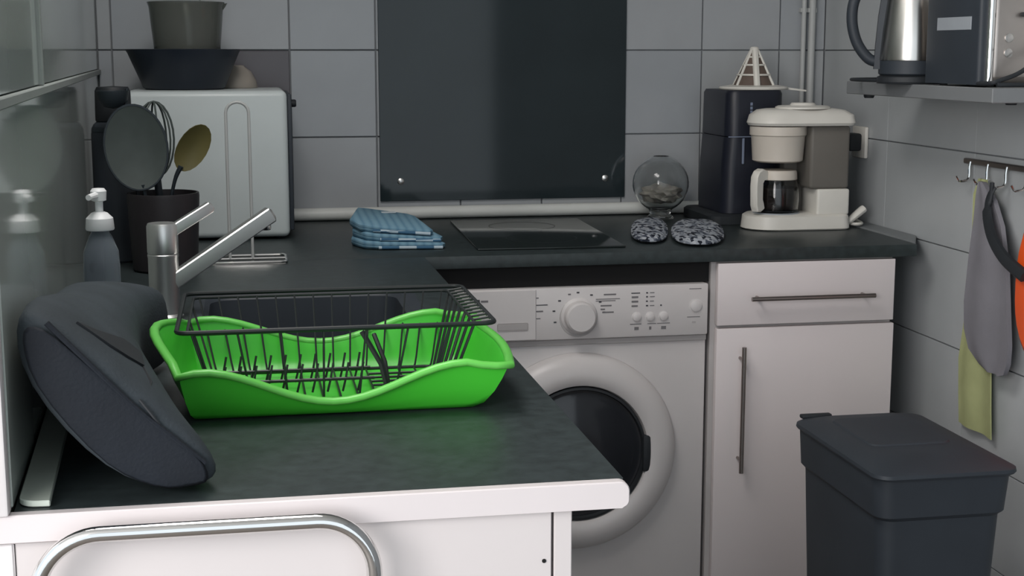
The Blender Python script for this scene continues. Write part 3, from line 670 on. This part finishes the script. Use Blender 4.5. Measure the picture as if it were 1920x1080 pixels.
# ------------------------------------------------------------------ pod machine with reusable filter on top
pm = thing('pod_machine', 'tall narrow navy drink machine behind the white coffee maker', 'drink machine', (1.28, 3.58, CT))
def rr_loft(spec, r=.03):
    return MB().loft([rrect(a, b, c, d, r, z) for a, b, c, d, z in spec])
obj('column', rr_loft([(1.196, 1.356, 3.475, 3.70, CT + .028), (1.198, 1.356, 3.475, 3.70, 1.05), (1.203, 1.355, 3.475, 3.70, 1.1215)]), M['navy'], pm)
obj('head', rr_loft([(1.203, 1.355, 3.474, 3.70, 1.1235), (1.205, 1.355, 3.474, 3.70, 1.23), (1.209, 1.352, 3.478, 3.696, 1.2385)]), M['navy'], pm)
obj('base_plate', rr_loft([(1.160, 1.360, 3.462, 3.715, CT + .0008), (1.160, 1.360, 3.462, 3.715, CT + .022), (1.166, 1.355, 3.468, 3.71, CT + .027)]), M['black_matte'], pm)
obj('seam_line', MB().box(1.206, 1.300, 3.4732, 3.4742, 1.1215, 1.1238), M['print_light'], pm, label='pale seam line')
obj('spout_strip', MB().box(1.2425, 1.2485, 3.4700, 3.4742, 1.054, 1.119, .001, 1), M['print_light'], pm, label='pale vertical strip')
for k in range(7): obj('printed_mark', MB().box(1.262, 1.268, 3.4728, 3.4742, 1.141 + k * .010, 1.1485 + k * .010), M['print_light'], pm)
fi = thing('coffee_filter', 'white upturned reusable coffee filter cone with brown mesh', 'coffee filter', (1.285, 3.56, 1.239))
fc = (1.302, 3.565); z0 = 1.2395
obj('flange', MB().lathe((fc[0], fc[1], z0), [(.052, 0), (.087, 0), (.089, .003), (.086, .007), (.062, .011), (.052, .011)], 40), M['white_plastic'], fi)
obj('mesh_cone', MB().lathe((fc[0], fc[1], z0 + .009), [(.052, 0), (.010, .088), (0, .090)], 40), M['filter_mesh'], fi, label='brown mesh cone')
for k in range(6):
    a = radians(-100 + 60 * k); obj('rib', MB().tube([(fc[0] + .055 * cos(a), fc[1] + .055 * sin(a), z0 + .008), (fc[0] + .010 * cos(a), fc[1] + .010 * sin(a), z0 + .098)], [.0085, .0035, .0035, .0035, .0035, .0035][k], 8), M['white_plastic'], fi)
for z, r in ((.037, .042), (.062, .0285), (.082, .0165)):
    obj('hoop', MB().tube([(fc[0] + r * cos(2 * pi * k / 28), fc[1] + r * sin(2 * pi * k / 28), z0 + z) for k in range(28)], .0026, 6, closed=True), M['white_plastic'], fi)
obj('tip', MB().lathe((fc[0], fc[1], z0 + .092), [(.012, 0), (.012, .012), (.008, .016), (0, .017)], 16), M['white_plastic'], fi)
obj('handle_tab', MB().loft([[(1.372, 3.545, z0 + .001), (1.372, 3.580, z0 + .001), (1.372, 3.580, z0 + .007), (1.372, 3.545, z0 + .007)], [(1.40, 3.543, z0 - .002), (1.40, 3.567, z0 - .002), (1.40, 3.567, z0 + .003), (1.40, 3.543, z0 + .003)], [(1.437, 3.540, z0 - .006), (1.437, 3.556, z0 - .006), (1.437, 3.556, z0 - .002), (1.437, 3.540, z0 - .002)]]), M['white_plastic'], fi)

# ------------------------------------------------------------------ white coffee maker
cm = thing('coffee_maker', 'white filter coffee maker with glass jug and grey water tank', 'coffee maker', (1.34, 3.39, CT))
def plan(x0, x1, y0, y1, z):     # round at the left, squarer at the right
    r = (y1 - y0) / 2; o = [(p[0], p[1], z) for p in arc((x0 + r * .9, y0 + r), r, 90, 270, 12)]
    rr = .022
    o += [(p[0], p[1], z) for p in arc((x1 - rr, y0 + rr), rr, 270, 360, 4)] + [(p[0], p[1], z) for p in arc((x1 - rr, y1 - rr), rr, 0, 90, 4)]
    return o
y0, y1 = 3.312, 3.452
obj('base', MB().loft([plan(1.227, 1.474, y0 + .004, y1, CT + .0008), plan(1.222, 1.476, y0, y1, CT + .004), plan(1.226, 1.474, y0 + .004, y1, CT + .034), plan(1.235, 1.472, y0 + .012, y1 - .004, CT + .039)]), M['white_plastic'], cm)
obj('lower_housing', MB().box(1.387, 1.472, y0 + .012, y1, CT + .036, 1.001, .006, 3), M['white_plastic'], cm)
obj('water_tank', MB().box(1.368, 1.4705, y0 + .016, y1 - .001, 1.0015, 1.156, .008, 3), M['tank'], cm, label='grey translucent water tank')
obj('back_column', MB().box(1.335, 1.386, y1 - .035, y1, CT + .036, 1.156, .006, 2), M['tank'], cm)
bx, by = 1.303, 3.382
obj('filter_basket', MB().lathe((bx, by, 1.066), [(0, 0), (.054, 0), (.062, .004), (.066, .062), (.067, .065), (.070, .067), (.070, .088), (0, .088)], 40), M['cream_plastic'], cm)
obj('top_cover', MB().loft([plan(1.236, 1.478, y0 + .002, y1 + .002, 1.1565), plan(1.232, 1.482, y0 - .002, y1 + .004, 1.163), plan(1.238, 1.480, y0 + .004, y1 + .002, 1.182), plan(1.254, 1.462, y0 + .018, y1 - .012, 1.194), plan(1.272, 1.445, y0 + .034, y1 - .03, 1.197)]), M['white_plastic'], cm)
obj('cover_lid', MB().lathe((1.366, 3.385, 1.1965), [(.062, 0), (.062, .004), (.056, .007), (.030, .008), (.026, .014), (0, .015)], 36, sx=1.1), M['white_plastic'], cm)
jg = obj('jug', MB().lathe((bx, by, CT + .042), [(0, 0), (.048, 0), (.054, .006), (.056, .03), (.054, .06), (.047, .085), (.046, .092), (.044, .092), (.045, .085), (.052, .06), (.054, .03), (.052, .008), (.046, .003), (0, .003)], 40), M['glass'], cm, label='glass coffee jug')
obj('coffee', MB().lathe((bx, by, CT + .047), [(0, 0), (.044, 0), (.0505, .006), (.052, .03), (.0505, .056), (0, .056)], 36), M['coffee'], jg, label='dark coffee in the jug')
obj('jug_collar', MB().lathe((bx, by, CT + .122), [(.0475, 0), (.050, .002), (.049, .020), (.046, .024), (0, .026)], 36), M['cream_plastic'], jg)
hd = Vector((-.86, -.51, 0)).normalized(); sdv = Vector((-hd.y, hd.x, 0)); prof_h = [(.047, .145), (.066, .152), (.080, .147), (.088, .135), (.090, .11), (.088, .06), (.083, .047), (.070, .046), (.058, .052), (.062, .065), (.066, .075), (.066, .118), (.060, .126), (.048, .126)]
def hside(w, k): return [(bx + hd.x * (.070 + (r_ - .070) * k) + sdv.x * w, by + hd.y * (.070 + (r_ - .070) * k) + sdv.y * w, CT + .098 + (z_ - .098) * k) for r_, z_ in prof_h]
obj('jug_handle', MB().loft([hside(-.011, .93), hside(-.008, 1), hside(.008, 1), hside(.011, .93)]), M['white_plastic'], jg)
obj('hot_plate', MB().lathe((bx, by, CT + .0385), [(.058, 0), (.058, .003), (0, .003)], 36), M['label_grey'], cm)
obj('power_cord', MB().tube(smoothpath([(1.470, 3.43, CT + .014), (1.488, 3.40, CT + .009), (1.490, 3.36, CT + .010), (1.505, 3.345, CT + .010), (1.522, 3.36, CT + .010), (1.528, 3.40, CT + .012), (1.515, 3.40, CT + .018)], 6), .0042, 8), M['white_plastic'], cm)
obj('plug', MB().tube([(1.478, 3.352, CT + .012), (1.500, 3.352, CT + .030), (1.520, 3.352, CT + .046), (1.524, 3.352, CT + .049)], [.009, .0115, .0125, .011], 12, flat=.8), M['white_plastic'], cm)
# wall socket
sc_ = thing('wall_socket', 'white wall socket with grey plug behind the coffee maker', 'socket', (XR, 3.49, 1.06))
obj('plate', MB().box(XR - .011, XR - .0012, 3.452, 3.532, 1.065, 1.145, .003, 2), M['white_plastic'], sc_)
obj('plug', MB().box(XR - .045, XR - .0112, 3.468, 3.516, 1.083, 1.128, .006, 2), M['black_matte'], sc_, label='dark plug')

# ------------------------------------------------------------------ wall shelf with kettle and toaster
sh = thing('wall_shelf', 'grey wall shelf on the right wall holding the kettle', 'shelf', (1.47, 2.8, 1.24))
obj('board', MB().box(1.37, XR - .001, 2.475, 3.135, 1.240, 1.268, .0015, 1), M['shelf'], sh)
for y in (3.06, 2.60):
    obj('bolt', MB().lathe((1.392 if y > 3 else 1.48, y, 1.232), [(0, 0), (.010, 0), (.012, .004), (.012, .0079)], 16), M['black_matte'], sh)
SZ = 1.2685
kx, ky = 1.392, 2.865
kt = thing('kettle', 'brushed steel electric kettle with black handle on wall shelf', 'kettle', (kx, ky, SZ))
obj('power_base', MB().lathe((kx, ky, SZ), [(0, 0), (.066, 0), (.068, .004), (.066, .014), (.060, .017), (0, .017)], 40), M['black_matte'], kt)
obj('cord_stub', MB().tube(smoothpath([(kx - .060, ky, SZ + .006), (kx - .075, ky + .10, SZ + .006), (kx - .05, ky + .17, SZ + .006), (kx + .03, ky + .20, SZ + .006), (kx + .14, ky + .21, SZ + .006)], 5), .0035, 8), M['black_matte'], kt)
obj('lower_collar', MB().lathe((kx, ky, SZ + .0175), [(0, 0), (.060, 0), (.064, .003), (.064, .030), (.061, .032)], 40), M['black_plastic'], kt)
obj('body', MB().lathe((kx, ky, SZ + .048), [(.0645, 0), (.065, .003), (.061, .06), (.054, .125), (.049, .155), (.047, .160)], 48), M['steel'], kt)
obj('lid', MB().lathe((kx, ky, SZ + .208), [(.048, 0), (.046, .008), (.015, .012), (.012, .022), (0, .024)], 32), M['black_plastic'], kt)
hdir = Vector((-.93, .36, 0)).normalized()
hp = [(.060, .045), (.085, .052), (.110, .085), (.122, .13), (.118, .175), (.095, .205), (.05, .208)]
obj('handle', MB().tube(smoothpath([(kx + hdir.x * r, ky + hdir.y * r, SZ + z) for r, z in hp], 6), .0115, 12), M['black_plastic'], kt)
obj('handle_spine', MB().loft([[(kx + hdir.x * r + hdir.y * w, ky + hdir.y * r - hdir.x * w, SZ + z) for r, w in ((r0, -.016), (r0 + .014, -.012), (r0 + .014, .012), (r0, .016))] for r0, z in ((.060, .03), (.058, .08), (.054, .14), (.046, .205))]), M['black_plastic'], kt)
obj('spout', MB().loft([[(kx - hdir.x * r, ky - hdir.y * r + w, SZ + z) for r, w, z in ((.045, -.02, .16), (.045, .02, .16), (.047, .02, .205), (.047, -.02, .205))], [(kx - hdir.x * r, ky - hdir.y * r + w, SZ + z) for r, w, z in ((.066, -.006, .195), (.066, .006, .195), (.067, .006, .208), (.067, -.006, .208))]]), M['steel'], kt)
ts = thing('toaster', 'steel toaster with black side and round buttons on wall shelf', 'toaster', (1.46, 2.63, SZ))
obj('side_cover', rr_loft([(1.376, 1.398, 2.545, 2.765, SZ + .004), (1.376, 1.398, 2.545, 2.765, SZ + .17), (1.382, 1.398, 2.56, 2.735, SZ + .196)], .008), M['black_plastic'], ts, label='black side cover')
obj('side_label', MB().box(1.3745, 1.3765, 2.578, 2.715, SZ + .108, SZ + .133, .0005, 1), M['label_grey'], ts, label='pale grey label plate')
obj('shell', MB().box(1.3985, 1.53, 2.539, 2.765, SZ + .006, SZ + .196, .014, 4), M['steel_flat'], ts)
obj('corner_trim', MB().tube([(1.398, 2.544, SZ + .004), (1.398, 2.544, SZ + .190)], .0085, 14), M['chrome'], ts, label='chrome corner trim')
for z in (.064, .092):
    obj('button', MB().lathe((1.433, 2.5395, SZ + z), [(.0085, 0), (.0085, .003), (.0065, .0035), (0, .004)], 20, '-y'), M['steel'], ts)
obj('lever', MB().box(1.452, 1.482, 2.52, 2.5392, SZ + .132, SZ + .140, .003, 2), M['black_matte'], ts)
for x in (1.41, 1.515):
    for y in (2.56, 2.745): obj('foot', MB().lathe((x, y, SZ + .0002), [(.008, 0), (.008, .007)], 12), M['black_matte'], ts)
obj('cable', MB().tube(smoothpath([(1.385, 2.60, SZ + .006), (1.378, 2.505, SZ + .0075), (1.395, 2.492, SZ + .014), (1.43, 2.49, SZ + .027), (1.465, 2.489, SZ + .05), (1.50, 2.489, SZ + .066), (1.54, 2.492, SZ + .06), (1.555, 2.50, SZ + .01), (1.50, 2.486, SZ + .0055), (1.42, 2.484, SZ + .0055), (1.385, 2.488, SZ + .0055)], 6), .0042, 8), M['black_matte'], ts)

# ------------------------------------------------------------------ hook rail with hanging cloths
hr = thing('hook_rail', 'steel hook rail on the right wall below the shelf', 'hook rail', (XR, 2.75, 1.08))
obj('bar', MB().box(XR - .012, XR - .0008, 2.56, 2.935, 1.092, 1.104, .002, 1), M['handle'], hr)
def hook(y):
    obj('hook', MB().tube(smoothpath([(XR - .012, y, 1.098), (XR - .014, y, 1.085), (XR - .014, y, 1.066), (XR - .02, y - .001, 1.057), (XR - .036, y, 1.056), (XR - .044, y, 1.067)], 5), .0028, 8), M['chrome'], hr)
for y in (2.902, 2.826, 2.748, 2.670, 2.592): hook(y)
def hang(name, mb_rows, m, thick=.004, fold=.004):
    """cloth hanging on the right wall: rows of (z, y_left, y_right, x_offset)"""
    rings = []; n = 16
    for i, (z, ya, yb, xo) in enumerate(mb_rows):
        fr, bk = [], []
        for k in range(n + 1):
            t = k / n; y = ya + (yb - ya) * t; w = fold * sin(t * 9 + i * .25) * (.4 + .6 * min(1, i / 4))
            fr.append((XR - .014 - xo + w, y, z)); bk.append((XR - .014 - xo + w + thick, y, z))
        rings.append(fr + bk[::-1])
    return MB().loft(rings)
yt = obj('tea_towel', hang('t', [(1.066, 2.846, 2.812, .008), (1.03, 2.862, 2.810, .010), (.95, 2.864, 2.800, .008), (.84, 2.868, 2.790, .006), (.74, 2.888, 2.765, .006), (.66, 2.905, 2.752, .005), (.58, 2.900, 2.745, .004), (.515, 2.893, 2.738, .003)], M['yellow'], .003), M['yellow'], loc=(XR, 2.82, .515), smooth=60)
tag(yt, 'pale yellow-green towel hanging from a wall hook', 'towel')
gm = obj('oven_mitt', hang('m', [(1.062, 2.822, 2.804, .022), (1.03, 2.818, 2.745, .028), (.98, 2.816, 2.700, .032), (.90, 2.826, 2.668, .034), (.80, 2.838, 2.650, .034), (.74, 2.836, 2.642, .032), (.70, 2.816, 2.646, .030), (.675, 2.770, 2.660, .028), (.667, 2.745, 2.685, .026)], M['grey_cloth'], .010, .003), M['grey_cloth'], loc=(XR, 2.77, .67), smooth=60)
tag(gm, 'grey fabric mitt hanging in front of the yellow towel', 'oven mitt')
op = thing('pouch', 'orange rounded pouch on black strap, cut by right edge', 'pouch', (XR - .06, 2.56, .75))
mb = MB(); rings = []
for r, x in ((.05, XR - .050), (.8, XR - .052), (1., XR - .062), (1., XR - .072), (.85, XR - .084), (.05, XR - .088)):
    rings.append([(x, 2.470 + .112 * r * math.copysign(abs(cos(2 * pi * k / 32)) ** .8, cos(2 * pi * k / 32)), .885 + .155 * r * math.copysign(abs(sin(2 * pi * k / 32)) ** .8, sin(2 * pi * k / 32))) for k in range(32)])
obj('pouch_body', mb.loft(rings), M['orange'], op, smooth=70)
obj('strap', MB().tube(smoothpath([(XR - .044, 2.738, 1.058), (XR - .054, 2.742, 1.03), (XR - .064, 2.722, .995), (XR - .078, 2.672, .958), (XR - .090, 2.60, .928), (XR - .092, 2.52, .905)], 5), [.008] * 8 + [.013] * 18, 8, flat=.55), M['black_matte'], op, label='black strap')
obj('loop', MB().tube(smoothpath([(XR - .046, 2.744, 1.066), (XR - .05, 2.738, 1.04), (XR - .058, 2.737, 1.005), (XR - .062, 2.738, .99)], 5), .005, 8), M['black_matte'], op)

# ------------------------------------------------------------------ rubbish bin
bn = thing('rubbish_bin', 'black plastic rubbish bin with lid beside the white cabinet', 'bin', (1.17, 2.4, 0))
BX0, BX1, BY0, BY1 = 1.046, 1.306, 2.198, 2.585
obj('body', MB().loft([rrect(BX0 + .035, BX1 - .035, BY0 + .04, BY1 - .02, .03, .001), rrect(BX0 + .013, BX1 - .016, BY0 + .014, BY1 - .01, .03, .535), rrect(BX0 + .006, BX1 - .009, BY0 + .007, BY1 - .004, .03, .543), rrect(BX0 + .002, BX1 - .004, BY0 + .003, BY1 - .002, .03, .612)]), M['black_plastic'], bn)
lid = obj('lid', MB().loft([rrect(BX0 - .002, BX1 + .002, BY0 - .004, BY1 + .002, .03, .6125), rrect(BX0 - .004, BX1 + .004, BY0 - .006, BY1 + .003, .03, .616), rrect(BX0 - .003, BX1 + .003, BY0 - .005, BY1 + .002, .03, .622), rrect(BX0 + .006, BX1 - .006, BY0 + .006, BY1 - .004, .03, .627), rrect(BX0 + .04, BX1 - .04, BY0 + .11, BY1 - .02, .03, .633)]), M['black_plastic'], bn)
obj('hinge', MB().box(BX0 + .012, BX0 + .075, BY1 - .012, BY1 + .004, .626, .634, .003, 2), M['black_matte'], lid)
obj('flap_seam', MB().loft([rrect(BX0 + .050, BX1 - .050, BY0 + .14, BY1 - .05, .02, .6325), rrect(BX0 + .053, BX1 - .053, BY0 + .143, BY1 - .053, .02, .6355)]), M['black_plastic'], lid)
